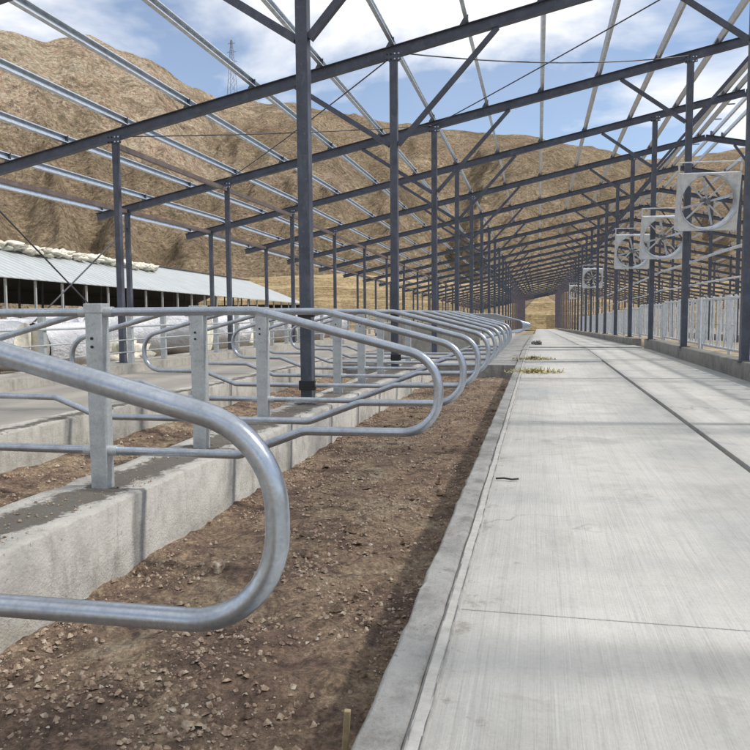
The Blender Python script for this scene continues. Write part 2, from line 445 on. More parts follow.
# hills
ridge = [(-80,.26),(-60,.30),(-45,.325),(-37.9,.327),(-35.2,.322),(-32.3,.336),(-29.7,.321),(-27.3,.304),(-25.6,.288),(-23.8,.273),(-21.3,.271),(-17.7,.268),(-14,.254),(-8.8,.238),(-4.3,.229),(-.7,.220),(2.1,.210),(4.9,.196),(7,.181),(10.2,.182),(12.1,.185),(13.9,.188),(25,.20),(45,.22),(80,.18)]
dist = [(-80,300),(-38,310),(-29,330),(-25.5,350),(-23,400),(-10,410),(2,400),(6,430),(8,520),(14,560),(80,560)]
def interp(T, a):
    for (x0, y0), (x1, y1) in zip(T[:-1], T[1:]):
        if x0 <= a <= x1: t = (a-x0)/(x1-x0); return y0 + (y1-y0)*t
    return T[-1][1]
na, nr = 640, 150
vs = []
for j in range(nr):
    for i in range(na):
        az = -78 + 150*i/(na-1)
        rr = interp(dist, az); H = interp(ridge, az)*rr
        r0 = 172
        t = j/(nr-1)*1.35
        r = r0 + (rr-r0)*t
        a = R(az); X = r*math.sin(a); Y = r*math.cos(a)
        if t <= 1:
            z = H*(.10*t + .90*t**1.15)
        else:
            z = H*(1 - 1.2*(t-1))
        g = fbm(az*.16 + .4*fbm(t*2, az*.05), t*.9, 1, 5)
        rg = 1 - abs(noise.noise((az*.22+fbm(X*.01, Y*.01)*1.3, t*1.2, 5)))*2
        amp = (1 - .72*ss(.7, 1, t))*ss(0, .25, t)
        z += amp*(15*g + 8*rg + 7*fbm(X*.03, Y*.03, 2, 6) + 4.5*fbm(X*.10, Y*.10, 9, 4)) - 2*amp
        z += -5.5*(1-ss(0, .1, t))
        vs.append((X, Y, z + 2))
fs = [(j*na+i, j*na+i+1, (j+1)*na+i+1, (j+1)*na+i) for j in range(nr-1) for i in range(na-1)]
mb = MB(); mb.add(vs, fs, True)
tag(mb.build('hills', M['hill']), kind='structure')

# ------------------------------------------------------------------ gravel and stones
def chips(n, area, smin, smax, flat, zf, rnd, near=1.5):
    flat *= 1.5
    mb = MB()
    for _ in range(n):
        x = rnd.uniform(area[0], area[1]); y = area[2] + (area[3]-area[2])*rnd.random()**near
        if noise.noise((x*2.2, y*2.2, 4.4)) + .5*noise.noise((x*7, y*7, 1.4)) < rnd.uniform(-.5, .35): continue
        s = smin + (smax-smin)*rnd.random()**4
        z = zf(x, y)
        a, b, c = s*rnd.uniform(.75,1.1), s*rnd.uniform(.65,1), s*rnd.uniform(.4,.9)*flat
        m = Matrix.Rotation(rnd.uniform(0, 6.3), 3, 'Z') @ Matrix.Rotation(rnd.uniform(-.5,.5), 3, 'X')
        P = [(a,0,0),(.3*a,b,.2*c),(-.8*a,.6*b,0),(-a,-.3*b,.1*c),(0,-b,0),(.7*a,-.7*b,.2*c),(.25*a,.2*b,c),(-.4*a,-.1*b,.9*c)]
        P = [m @ Vector(p)*rnd.uniform(.85,1.15) + Vector((x, y, z+c*.15)) for p in P]
        mb.add(P, [(0,1,6),(1,2,7,6),(2,3,7),(3,4,7),(4,5,6,7),(5,0,6)])
    return mb
rnd = random.Random(3)
bz = lambda x, y: bed_z(x, y)
g1 = chips(42000, (-2.06,-.46,.4,15.5), .0035, .018, .85, bz, rnd, 1.7)
g2 = chips(9000, (-4.15,-2.62,2.5,15.5), .006, .026, .8, lambda x, y: bed_z(x,y)+.08*ss(-3.0,-2.55,x)+.06*ss(-3.7,-4.2,x), rnd, 1.5)
g1.v_off = None
b = len(g1.v); g1.v += g2.v; g1.f += [tuple(i+b for i in f) for f in g2.f]; g1.sm += g2.sm
tag(g1.build('gravel', M['pebble']), 'loose brown and tan gravel strewn over the bare soil beds', 'gravel', kind='stuff')
g4 = chips(260, (-2.0,-.5,1.0,14), .02, .05, .7, bz, rnd, 1.4)
tag(g4.build('soil_clods', M['dirt']), 'larger clods of brown soil half buried in the near soil bed', 'soil clods', kind='stuff')
# crumbs of soil on the near kerb and rear of the alley
g3 = chips(1300, (-2.50,-2.13,1.6,9), .003, .011, .7, lambda x, y: .112, rnd, 1.3)
tag(g3.build('soil_crumbs', M['pebble']), 'dark soil crumbs lying along the top of the kerb under the posts', 'soil', kind='stuff')

def stone(x, y, sx, sy, sz, label, seed, mat):
    rn = random.Random(seed); mb = MB(); vs = []; rows, cols = 9, 14
    for i in range(rows+1):
        th = math.pi*i/rows
        for k in range(cols):
            ph = 2*math.pi*k/cols
            d = Vector((math.sin(th)*math.cos(ph), math.sin(th)*math.sin(ph), math.cos(th)))
            q = 1 + .35*noise.noise(d*1.6 + Vector((seed, 0, 0))) + .12*noise.noise(d*5 + Vector((0, seed, 0)))
            d = Vector([math.copysign(abs(c)**.75, c) for c in d])
            vs.append(Vector((d.x*sx, d.y*sy, d.z*sz))*q)
    fs = [(i*cols+k, (i+1)*cols+k, (i+1)*cols+(k+1)%cols, i*cols+(k+1)%cols) for i in range(rows) for k in range(cols)]
    mb.add(vs, fs, False)
    o = mb.build('stone', mat, loc=(x, y, bed_z(x, y)+sz*.35)); o.rotation_euler = (rn.uniform(-.2,.2), rn.uniform(-.2,.2), rn.uniform(0, 6))
    return tag(o, label, 'stone', 'loose stones on the soil bed')
stone(-1.37, 1.66, .085, .055, .035, 'large flat pale stone at the bottom left corner of the soil bed', 1, M['rock'])
stone(-1.28, 1.52, .05, .035, .03, 'small pale stone just right of the large flat stone', 2, M['rock'])
stone(-.92, 1.78, .03, .022, .02, 'small pale stone alone in the middle of the near soil', 3, M['rock'])
stone(-.73, 1.62, .034, .02, .02, 'long thin pale stone nearest the alley kerb', 4, M['rock'])
stone(-1.62, 3.55, .045, .036, .035, 'brown stone at the foot of the near kerb inside the big loop', 5, M['pebble'])
stone(-1.40, 3.9, .04, .03, .03, 'reddish clod out in the soil beside the brown kerb foot stone', 6, M['pebble'])

# ------------------------------------------------------------------ cubicle dividers
EY = 1.05
ORD = ['first','second','third','fourth','fifth','sixth','seventh','eighth','ninth','tenth','eleventh','twelfth','thirteenth','fourteenth','fifteenth','sixteenth','seventeenth','eighteenth','nineteenth','twentieth']
TENS = {20:'twenty',30:'thirty',40:'forty'}
def ordinal(n):
    if n <= 20: return ORD[n-1]
    t, u = divmod(n, 10)
    if u == 0: return {3:'thirtieth',4:'fortieth'}[t]
    return TENS[t*10] + ' ' + ORD[u-1]

def loop_mb(sgn, seg=10, n=14):
    z = lambda v: EY + v
    P = [(0,0,z(.022)), (.92,0,z(.022)), (1.86,0,z(-.225)), (1.86,0,z(-.592)), (1.16,0,z(-.598)), (.80,0,z(-.735)), (0,0,z(-.735))]
    pts = [p*1 for p in fillet(P, [.22,.19,.185,.12,.12], seg)]
    mb = MB(); mb.tube([Vector((sgn*(p.x+.004), p.y, p.z)) for p in pts], .0235, n); return mb

def make_divider(y, right=True, left=True, on_column=False):
    r = empty('cubicle_divider', (-2.34, y, 0), 'x', 'cubicle divider', 'galvanised cubicle dividers in the near row')
    if on_column:
        for zz in (1.072, .315):
            mb = MB(); mb.box(-.085, .085, -.055, .0, zz-.05, zz+.05); mb.build('column_clamp', M['black'], r, bevel=.004)
    mb = MB(); mb.box(-.05, .05, -.038, .038, .09, 1.108)
    if on_column: mb = None
    if mb:
        post = mb.build('post', M['post'], r, bevel=.006)
        mb = MB(); mb.box(-.054, .054, -.042, .042, 1.066, 1.118); mb.build('post_cap', M['post'], post, bevel=.004)
        for zz in (.93, .885):
            mb = MB(); mb.tube([(-.01, -.0385, zz), (-.01, -.044, zz)], .008, 8); mb.build('bolt_hole', M['black'], post)  # black stud standing for a dark open bolt hole
    for s, on in ((1, right), (-1, left)):
        if not on: continue
        lp = loop_mb(s).build('loop_rail', M['loop'], r)
        for zz in (EY+.022, EY-.735):
            mb = MB(); mb.tube([(s*.05, 0, zz), (s*.10, 0, zz)], .029, 14); mb.build('sleeve', M['post'], lp)
    return r
pitch = 1.25; Y0 = 3.67
full = make_divider(Y0)
near = []
ysd = [1.315, 2.42] + [Y0 + pitch*i for i in range(9)]
clamped = None
for i, y in enumerate(ysd):
    if y == 2.42: o = make_divider(y, right=False)
    elif i == 2: o = full
    elif i == 5: o = clamped = make_divider(y, on_column=True)
    elif i == 9: o = copy_tree(clamped); o.location.y = 12.47
    else:
        o = copy_tree(full); o.location.y = y
    if i == 5: o.location.y = 7.475
    if i == 0: l = 'galvanised divider nearest the camera, its big loop sweeping through the lower left foreground'
    elif i == 1: l = 'galvanised divider post with only a left-hand loop, out left behind the nearest loop'
    elif i == 2: l = 'galvanised divider with the largest square post, standing at left on the near kerb'
    elif i == 3: l = 'galvanised divider on the second visible square post, left of the tall dark column'
    elif i == 4: l = 'galvanised divider on the square post just left of the nearest dark column'
    elif i == 5: l = 'pair of galvanised loops clamped to the nearest tall dark column instead of a post'
    elif i == 9: l = 'pair of galvanised loops clamped to the second tall dark column of the kerb'
    else: l = '%s galvanised divider from the camera in the near row of loops' % ordinal(i+1)
    o['label'] = l
for i in range(22):
    y = 25.5 + 1.25*i
    o = copy_tree(full); o.location.y = y; o.location.z = DZ(y); o['group'] = 'galvanised cubicle dividers in the far row'
    o['label'] = '%s galvanised divider of the far row beyond the cross-over slab' % ordinal(i+1)
# low wall closing the near end of the far bed
mb = MB(); mb.box(-4.1, -1.5, 20.0, 20.2, -.1, .80)
tag(mb.build('end_wall', M['kerb3'], bevel=.01), 'low grey concrete cross wall seen behind the last loops of the near row', 'low wall')

# far row: post and rail fence on the third kerb
pr = MB(); pr.box(-.05, .05, -.038, .038, .17, 1.10)
f0 = empty('rail_fence', (-7.3, 5, 0), 'pale galvanised post and rail fence on the far kerb in front of the wrapped rolls', 'fence')
p0 = pr.build('post', M['post'], f0, bevel=.005)
for i in range(1, 30):
    c = p0.copy(); C.objects.link(c); c.parent = f0; c.location = (0, 1.25*i, 0)
for z in (.86, .62, .40):
    mb = MB(); mb.tube([(.062, -.3+k*2.6, z + .006*math.sin(k*2.1)) for k in range(15)], .012 if z != .86 else .018, 8); mb.build('rail', M['post'], f0)

# ------------------------------------------------------------------ steel barn
barn = empty('steel_barn', (0, 0, 0), 'unclad grey steel barn skeleton with rows of columns, sloping rafters and galvanised purlins', 'barn')
SL = .205
RZ = lambda x: 5.86 + SL*(x if x <= 5.45 else 10.9-x)
frames = [2.6 + 5*k for k in range(0, 29)]
rows = [(-2.38, .125, .10), (3.14, .13, .27), (-7.52, .105, .18), (-10.25, .11, -.1), (7.78, .13, -.1), (13.28, .13, -.1), (18.5, .12, -.1), (21.1, .11, -.1)]
cols = []
for x, w, zb in rows:
    for y in frames: cols.append((x, y, w, zb))
def vis(c):  # nearest first
    return math.hypot(c[0], c[1]) if c[1] > 3 else 999
cols.sort(key=vis)
meshes = {}
def column_mb(x, w, zb):
    mb = MB(); h = RZ(x)-.105
    mb.box(-w/2, w/2, -w/2, w/2, zb, h)
    return mb
for i, (x, y, w, zb) in enumerate(cols[:100]):
    if x not in meshes:
        o = column_mb(x, w, zb).build('column', M['steel'], barn, bevel=.006, loc=(x, y, 0)); meshes[x] = o
        mb = MB(); mb.box(-w*.95, w*.95, -w*.95, w*.95, zb+.003, zb+.018); mb.build('base_plate', M['steel'], o)
        mb = MB(); mb.box(-w*.72, w*.72, -w*.55, w*.55, RZ(x)-.135, RZ(x)-.10); mb.build('cap_plate', M['steel'], o)
    else:
        o = copy_tree(meshes[x], barn); o.location = (x, y, 0)
    o.location.z = DZ(y)
    if x in (-2.38, -7.52, 3.14) and 10 < y < 30:
        mb = MB(); mb.box(-.13, .13, -.068, -.060, RZ(x)-.16, RZ(x)-.02); jp = mb.build('joint_plate', M['steel'], o)
        for bx in (-.1, -.035, .035, .1):
            for bz in (-.135, -.05):
                mb = MB(); mb.tube([(bx, -.069, RZ(x)+bz), (bx, -.088, RZ(x)+bz)], .014, 6); mb.build('bolt', M['purlin'] if bx > 0 else M['black'], jp)
far = MB()
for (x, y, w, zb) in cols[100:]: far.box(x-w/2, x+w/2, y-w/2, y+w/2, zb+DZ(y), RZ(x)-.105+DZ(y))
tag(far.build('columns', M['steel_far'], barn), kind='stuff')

# rafters: I-sections
def ibeam(fw, h, tf=.014, tw=.012):
    a, b = fw/2, h/2
    return [(-a,-b),(a,-b),(a,-b+tf),(tw,-b+tf),(tw,b-tf),(a,b-tf),(a,b),(-a,b),(-a,b-tf),(-tw,b-tf),(-tw,-b+tf),(-a,-b+tf)]
def rafter_pair():
    out = []
    for sx, ex in ((-11.1, 5.447), (22.0, 5.453)):
        p = Vector((sx, 0, RZ(sx))); q = Vector((ex, 0, RZ(5.45)))
        d = (q-p).normalized(); up = Vector((0,1,0)).cross(d)
        if up.z < 0: up = -up
        mb = MB(); mb.section(ibeam(.12, .185, .010, .009), p, q, (0,1,0), up)
        out.append(mb)
    return out
ra, rb = rafter_pair()
oa = ra.build('rafter', M['steel'], barn, loc=(0, frames[0], 0)); ob = rb.build('rafter', M['steel'], barn, loc=(0, frames[0], 0))
# purlin positions
px = [-2.42 + 1.222*k for k in range(-7, 7)]
px.append(5.25)
pxr = [10.9 - x for x in px]
def cleat_mb(mb, x, y, sgn=1, dz=0):
    z = RZ(x)+.10+dz; P = [(-.09,0),(.05,0),(.05,.15),(.0,.15)]
    mb.add([(x+sgn*a, y-.008, z+b) for a, b in P] + [(x+sgn*a, y+.008, z+b) for a, b in P],
           [(0,1,2,3),(7,6,5,4),(0,4,5,1),(1,5,6,2),(2,6,7,3),(3,7,4,0)])
rest = MB()
for k, y in enumerate(frames):
    if k == 0: fa, fb_ = oa, ob
    else:
        fa = oa.copy(); C.objects.link(fa); fa.parent = barn
        fb_ = ob.copy(); C.objects.link(fb_); fb_.parent = barn
        for c in (fa, fb_): c.location = (0, y, DZ(y))
    for x in px:
        if 1 <= k <= 6: mb = MB(); cleat_mb(mb, x, 0); mb.build('cleat', M['steel'], fa)
        else: cleat_mb(rest, x, y, 1, DZ(y))
    for x in pxr: cleat_mb(rest, x, y, -1, DZ(y))
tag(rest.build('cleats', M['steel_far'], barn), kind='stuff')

# knee braces: both sides of the near inner row, left side of the right row
BR = [(-2.38, -1, 3.86, 1.70, .08), (-2.38, 1, 3.86, 1.70, .08), (3.14, -1, 5.12, 1.42, .075), (3.14, 1, 5.12, 1.42, .075), (7.78, -1, 4.8, 1.42, .07)]
proto = {}; rest = MB()
for k, y in enumerate(frames):
    for j, (x, s, zl, dx, w) in enumerate(BR):
        p = (x+s*.07, 0, zl); q = (x+s*dx, 0, RZ(x+s*dx)-.10)
        if j not in proto:
            mb = MB(); mb.bar(p, q, w, w*.85, (0,1,0)); o = proto[j] = mb.build('knee_brace', M['steel'], barn, loc=(0, y, 0))
        elif k < 20: o = proto[j].copy(); C.objects.link(o); o.parent = barn; o.location = (0, y, DZ(y))
        else: rest.bar((p[0], y, p[2]+DZ(y)), (q[0], y, q[2]+DZ(y)), w, w*.85, (0,1,0))
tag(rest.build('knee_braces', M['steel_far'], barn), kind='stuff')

# purlins: galvanised C-sections running the whole length
def cprof(w, h, t=.006, lip=.018, s=1):
    p = [(0,0),(w,0),(w,lip),(w-t,lip),(w-t,t),(t,t),(t,h-t),(w-t,h-t),(w-t,h-lip),(w,h-lip),(w,h),(0,h)]
    return [(a*s, b) for a, b in p]
for x in px + pxr:
    s = 1 if x < 5.45 else -1
    th = math.atan(SL)*s; side = Vector((math.cos(th), 0, math.sin(th))); up = Vector((-math.sin(th), 0, math.cos(th)))
    mb = MB()
    z = RZ(x) + .105
    mb.sweep(cprof(.06, .14), [(x, y, z+DZ(y)) for y in [frames[0]-2.4, 22] + [f for f in frames if f > 25]], side, up)
    mb.build('purlin', M['purlin'], barn)
# longitudinal ties at column heads
for x, w, y0 in ((-7.52, .08, 12.6), (-10.25, .08, 2.6), (21.1, .09, 2.6)):
    zz = RZ(x)-(.06 if x == -10.25 else .19)
    mb = MB(); mb.sweep([(-w/2,-.045),(w/2,-.045),(w/2,.045),(-w/2,.045)], [(x, y, zz+DZ(y)) for y in [y0, 22] + [f for f in frames if f > 25]], (1,0,0), (0,0,1)); mb.build('tie_beam', M['tie'], barn)
# sag rods between purlins near the ridge, and roof cross bracing
def rod(pts, r=.012, name='brace_rod', mat='rod'):
    mb = MB(); mb.tube(pts, r, 6); return mb.build(name, M[mat], barn)
def sag(p, q, s, n=12):
    p = Vector(p); q = Vector(q); return [p.lerp(q, i/n) - Vector((0,0,s*4*(i/n)*(1-i/n))) for i in range(n+1)]
zr = lambda x: RZ(x)
rod(sag((-2.38, 12.6, zr(-2.38)), (3.14, 17.6, zr(3.14)), .16))
rod(sag((3.14, 12.6, zr(3.14)), (-2.38, 17.6, zr(-2.38)), .03))
rod(sag((-2.38, 12.6, zr(-2.38)-.05), (-7.62, 17.6, zr(-7.62)), .05))
rod(sag((-7.62, 12.6, zr(-7.62)), (-2.38, 17.6, zr(-2.38)), .05))
rod(sag((3.14, 12.6, zr(3.14)), (7.78, 17.6, zr(7.78)), .03))
rod([(-10.25, 12.6, 3.3), (-10.25, 17.6, .2)], .018)
rod([(-10.25, 12.6, .2), (-10.25, 17.6, 3.3)], .018)
for k in range(1, 9):
    for f in (.33, .66):
        y = frames[k] + 5*f; z = RZ(px[-1])+.20+DZ(y)
        mb = MB(); mb.bar((px[-1]+.07, y, z), (pxr[-1]-.07, y, z), .03, .03); mb.build('ridge_strut', M['steel'], barn)

# ------------------------------------------------------------------ dwarf wall, headlocks, fans, pipe on the right
w0 = MB()
def wall_seg(y0, y1, h, label):
    o = kerb(3.075, 3.36, -.1, h, y0, y1, M['wall'], name='dwarf_wall', rough=.01)
    del o['kind']; tag(o, label, 'low wall', 'low concrete walls along the right side of the alley')
wall_seg(-2, 23.1, .275, 'long low grey concrete wall right of the alley carrying the near steel columns')
wall_seg(26.2, 120, .235, 'more distant low concrete wall right of the alley beyond the gap')

def headlock(y, label, proto=[None]):
    if proto[0] is None:
        r = empty('headlock_panel', (3.5, 0, 0), 'x', 'cattle barrier', 'galvanised headlock panels along the right of the alley')
        mb = MB()
        for z in (.34, 1.30): mb.tube([(0, -2.35, z), (0, 2.35, z)], .026, 8)
        for yy in (-2.35, 0, 2.35): mb.tube([(0, yy, .22), (0, yy, 1.36)], .03, 8)
        mb.build('frame', M['lattice'], r)
        for i in range(8):
            u = -2.35 + .30 + i*.586
            y_ = [(-.16,0),(.0,0),(.16,0)]
            mb = MB()
            mb.tube([(0, u-.13, .34), (0, u-.13, 1.30)], .015, 6)
            mb.tube([(0, u+.15, .34), (0, u+.15, 1.30)], .015, 6)
            mb.tube([(.0, u-.14, .80), (.0, u+.16, .80)], .016, 6)
            mb.tube([(.0, u+.11, .34), (.0, u-.06, .82), (.0, u-.06, 1.30)], .015, 6)
            mb.box(-.015, .015, u-.12, u-.02, 1.18, 1.36)
            mb.build('neck_yoke', M['lattice'], r)
        proto[0] = r; o = r
    else: o = copy_tree(proto[0])
    o.location = (3.5, y, DZ(y)); o['label'] = label
    return o
for i, y in enumerate([5.1, 10.1, 15.1, 20.1, 25.1, 30.1, 35.1, 40.1, 45.1, 50.1, 55.1, 60.1, 65.1]):
    headlock(y, '%s galvanised headlock panel from the camera beyond the right low wall' % ORD[i])
for i, y in enumerate([10.1, 15.1, 20.1, 25.1, 30.1, 35.1]):
    o = headlock(y, '%s headlock panel from the camera in the rear line right of the ridge' % ORD[i]); o.location.x = 8.3
    o['group'] = 'rear line of galvanised headlock panels'
kerb(8.15, 8.5, -.1, .25, 4, 47, M['wall'])

# circulation fans
def make_fan():
    r = empty('barn_fan', (0,0,0), 'x', 'fan', 'galvanised circulation fans hung beside the right columns')
    W = .575; r0 = .55; n = 48
    mb = MB(); sq = []; ci = []
    for k in range(n):
        a = 2*math.pi*k/n + math.pi/4
        c, s_ = math.cos(a), math.sin(a); m = max(abs(c), abs(s_))
        sq.append((W*c/m, W*s_/m)); ci.append((r0*c, r0*s_))
    V = [(x, -.14, z) for x, z in sq] + [(x, -.14, z) for x, z in ci] + [(x, -.125, z) for x, z in sq] + [(x, -.125, z) for x, z in ci]
    F = []
    for k in range(n):
        j = (k+1) % n
        F += [(k, j, n+j, n+k), (2*n+k, 3*n+k, 3*n+j, 2*n+j), (k, 2*n+k, 2*n+j, j), (n+k, n+j, 3*n+j, 3*n+k)]
    mb.add(V, F); mb.build('orifice_plate', M['lattice'], r)
    # side flanges of the housing box
    mb = MB()
    for z in (-W, W): mb.box(-W, W, -.122, .20, z-.006 if z > 0 else z, z if z > 0 else z+.006)
    for x in (-W, W): mb.box(x-.006 if x > 0 else x, x if x > 0 else x+.006, -.122, .20, -W+.008, W-.008)
    mb.build('housing', M['lattice'], r)
    # venturi ring
    mb = MB(); n2 = 40; vs = []
    for (rad, y) in ((r0+.015, -.16), (r0-.004, -.15), (r0-.02, -.06), (r0-.02, .12), (r0-.008, .12), (r0-.008, -.06), (r0+.008, -.145)):
        for k in range(n2):
            a = 2*math.pi*k/n2; vs.append((rad*math.cos(a), y, rad*math.sin(a)))
    mb.add(vs, [(i*n2+k, i*n2+(k+1)%n2, ((i+1)%7)*n2+(k+1)%n2, ((i+1)%7)*n2+k) for i in range(7) for k in range(n2)], True)
    mb.build('venturi_ring', M['purlin'], r)
    # struts, motor, blades
    mb = MB()
    for a in (math.pi*.25, math.pi*.75): mb.bar((-.49*math.cos(a), .14, -.49*math.sin(a)), (.49*math.cos(a), .14, .49*math.sin(a)), .03, .035, (0,1,0))
    mb.build('support_strut', M['lattice'], r)
    mb = MB(); mb.tube([(0,.02,0),(0,.05,0),(0,.13,0),(0,.26,0)], .085, 20); mb.tube([(0,-.03,0),(0,.02,0)], .05, 16); mo = mb.build('motor', M['motor'], r)
    for k in range(4):
        a = 2*math.pi*k/4 + .25; d = Vector((math.cos(a), 0, math.sin(a))); t = Vector((-math.sin(a), 0, math.cos(a)))
        mb = MB(); vs = []
        for (q, w) in ((.05,.02),(.2,.032),(.34,.035),(.49,.03)):
            tw = .9 - q*.8
            for e in (-1, 1):
                base = d*q + t*(e*w*math.cos(tw)) + Vector((0, e*w*math.sin(tw), 0))
                vs += [base + Vector((0,-.002,0)), base + Vector((0,.002,0))]
        fs = []
        for i in range(3):
            b = 4*i; fs += [(b, b+2, b+6, b+4), (b+1, b+5, b+7, b+3), (b, b+4, b+5, b+1), (b+2, b+3, b+7, b+6)]
        fs += [(0,1,3,2),(12,14,15,13)]
        mb.add(vs, fs, False); mb.build('blade', M['purlin'], r)
    for (x, zz) in ((-.60, .60), (.60, .60)):
        mb = MB(); mb.bar((x, .0, zz), (x, .0, zz+.20), .03, .03); mb.build('hanger', M['lattice'], r)
    mb = MB(); mb.tube([(-.62, 0, .79), (.62, 0, .79)], .014, 6); mb.build('hanger_rail', M['lattice'], r)
    return r
fan = make_fan()
fans = [(3.38, 16.75, 3.30), (3.34, 22.0, 3.08), (3.16, 27.3, 3.12), (3.2, 47.3, 3.1), (3.2, 67.3, 2.8)]
lab = ['largest square fan, hung nearest the camera high on the right',
       'middle sized square fan hung just beyond the largest one',
       'third square fan from the camera, left of the two larger ones',
       'fourth square fan from the camera, small and far down the column row',
       'fifth square fan from the camera, tiniest among the far columns']
for i, p in enumerate(fans):
    o = fan if i == 0 else copy_tree(fan)
    o.location = p; o.rotation_euler = (R(12), 0, R(4)); o['label'] = lab[i]
# long pipes: water line and fan carrying rail, clamped to the columns
def pipe(x, z, r, label, y0=7, y1=62, arms=True):
    o = empty('long_pipe', (x, y0, 0), label, 'pipe', 'galvanised pipes along the right columns')
    mb = MB(); mb.tube([(0, (y1-y0)*k/30, z + DZ(y0+(y1-y0)*k/30) + .012*math.sin(k*1.7)) for k in range(31)], r, 8); mb.build('tube', M['lattice'], o)
    for y in frames:
        if y0 < y < y1:
            mb = MB(); mb.box(3.215-x, -r, y-y0-.02, y-y0+.02, z-.02+DZ(y), z+.02+DZ(y)); mb.build('clamp', M['lattice'], o)
pipe(3.30, 2.14, .028, 'upper galvanised water pipe clamped to the right columns below the fans')
pipe(3.27, 1.62, .018, 'lower thin galvanised pipe running along the right columns')

# ------------------------------------------------------------------ far building on the left
fb = empty('long_shed', (-34, 28, .15), 'long low open-sided shed with pale blue grey sheet roof beyond the left eave', 'shed')
fb.rotation_euler = (-.0150, 0, 0)
L = 78; NB = 26
ez, rz_, rx = 3.85, 7.15, -8.2      # eave height, ridge height, ridge offset
mb = MB()
mb.add([(.5,0,ez-.15),(rx,0,rz_),(rx,L,rz_),(.5,L,ez-.15),(.5,0,ez-.21),(rx,0,rz_-.06),(rx,L,rz_-.06),(.5,L,ez-.21)],
       [(0,1,2,3),(7,6,5,4),(0,4,5,1),(1,5,6,2),(2,6,7,3),(3,7,4,0)])
rf = mb.build('roof', M['sheet'], fb)
mb = MB()
mb.add([(rx,0,rz_),(rx*2-.5,0,ez),(rx*2-.5,L,ez),(rx,L,rz_),(rx,0,rz_-.06),(rx*2-.5,0,ez-.06),(rx*2-.5,L,ez-.06),(rx,L,rz_-.06)],
       [(3,2,1,0),(4,5,6,7),(1,5,4,0),(2,6,5,1),(3,7,6,2),(0,4,7,3)])
mb.build('shade_rear_roof', M['dark'], fb)  # rear slope added to keep the shed interior dark
mb = MB(); mb.box(rx*2, rx*2+.1, .1, L-.1, 2.75, ez+.12); mb.build('shade_back_wall', M['dark'], fb)  # added dark sheet, stands for the shade under the shed roof
mb = MB(); mb.box(rx-.2, rx+.2, 0, L, rz_+.08, rz_+.16); mb.build('ridge_cap', M['steel'], fb)
mb = MB(); mb.box(rx*2, 0, L-.1, L, 2.0, ez-.3); mb.build('end_wall', M['dark'], fb)  # far end closed with the same shade-coloured sheet
p0 = None
for i in range(NB+1):
    for x in (0, rx):
        mb = MB() if p0 is None or x else None
        h = ez-.22 if x == 0 else rz_-.08
        key = 'c%g' % x
        if key not in meshes:
            mb = MB(); mb.box(-.07, .07, -.07, .07, -.1, h); meshes[key] = mb.build('column', M['post'] if x == 0 else M['steel'], fb, loc=(x, 3*i, 0))
        else:
            c = meshes[key].copy(); C.objects.link(c); c.parent = fb; c.location = (x, 3*i, 0)
# low dark posts of its pens
rn = random.Random(11)
mb = MB(); mb.box(-.035, .035, -.035, .035, -.6, 1.6); pp = mb.build('pen_post', M['steel_far'], fb, loc=(1.4, 0, 0))
for i in range(1, 96):
    c = pp.copy(); C.objects.link(c); c.parent = fb; c.location = (1.4, i*.8 + rn.uniform(-.1,.1), rn.uniform(-.2,.2))

def lump(name, loc, sx, sy, sz, mat, seed, rz=0, amp=.3, fr=1.5):
    mb = MB(); rows, cols = 12, 20; vs = []
    for i in range(rows+1):
        th = math.pi*i/rows
        for k in range(cols):
            ph = 2*math.pi*k/cols
            d = Vector((math.sin(th)*math.cos(ph), math.sin(th)*math.sin(ph), math.cos(th)))
            q = 1 + amp*noise.noise(d*fr + Vector((seed*3.1, 0, 0))) + amp*.5*noise.noise(d*fr*3 + Vector((0, seed*2.3, 0)))
            vs.append((d.x*sx*q, d.y*sy*q, d.z*sz*q))
    mb.add(vs, [(i*cols+k, (i+1)*cols+k, (i+1)*cols+(k+1)%cols, i*cols+(k+1)%cols) for i in range(rows) for k in range(cols)], True)
    o = mb.build(name, mat, loc=loc); o.rotation_euler = (0, 0, rz); return o
rn = random.Random(5)
for i in range(20):
    y = 39.5 + i*1.75 + rn.uniform(-.3, .3)
    x = -34 + rx + 1.9 + rn.uniform(-.3,.3)
    o = lump('insulation_bundle', (x, y, .15 + 7.15 - .385*(x+34-rx) - .015*(y-28) + .22), rn.uniform(.8,1.3), rn.uniform(.7,1.05), .38, M['wool'], i, 0, .7, 2.4)
    tag(o, '%s cream insulation bundle from the near end on the shed roof' % ordinal(i+1), 'insulation', 'insulation bundles on the shed roof')

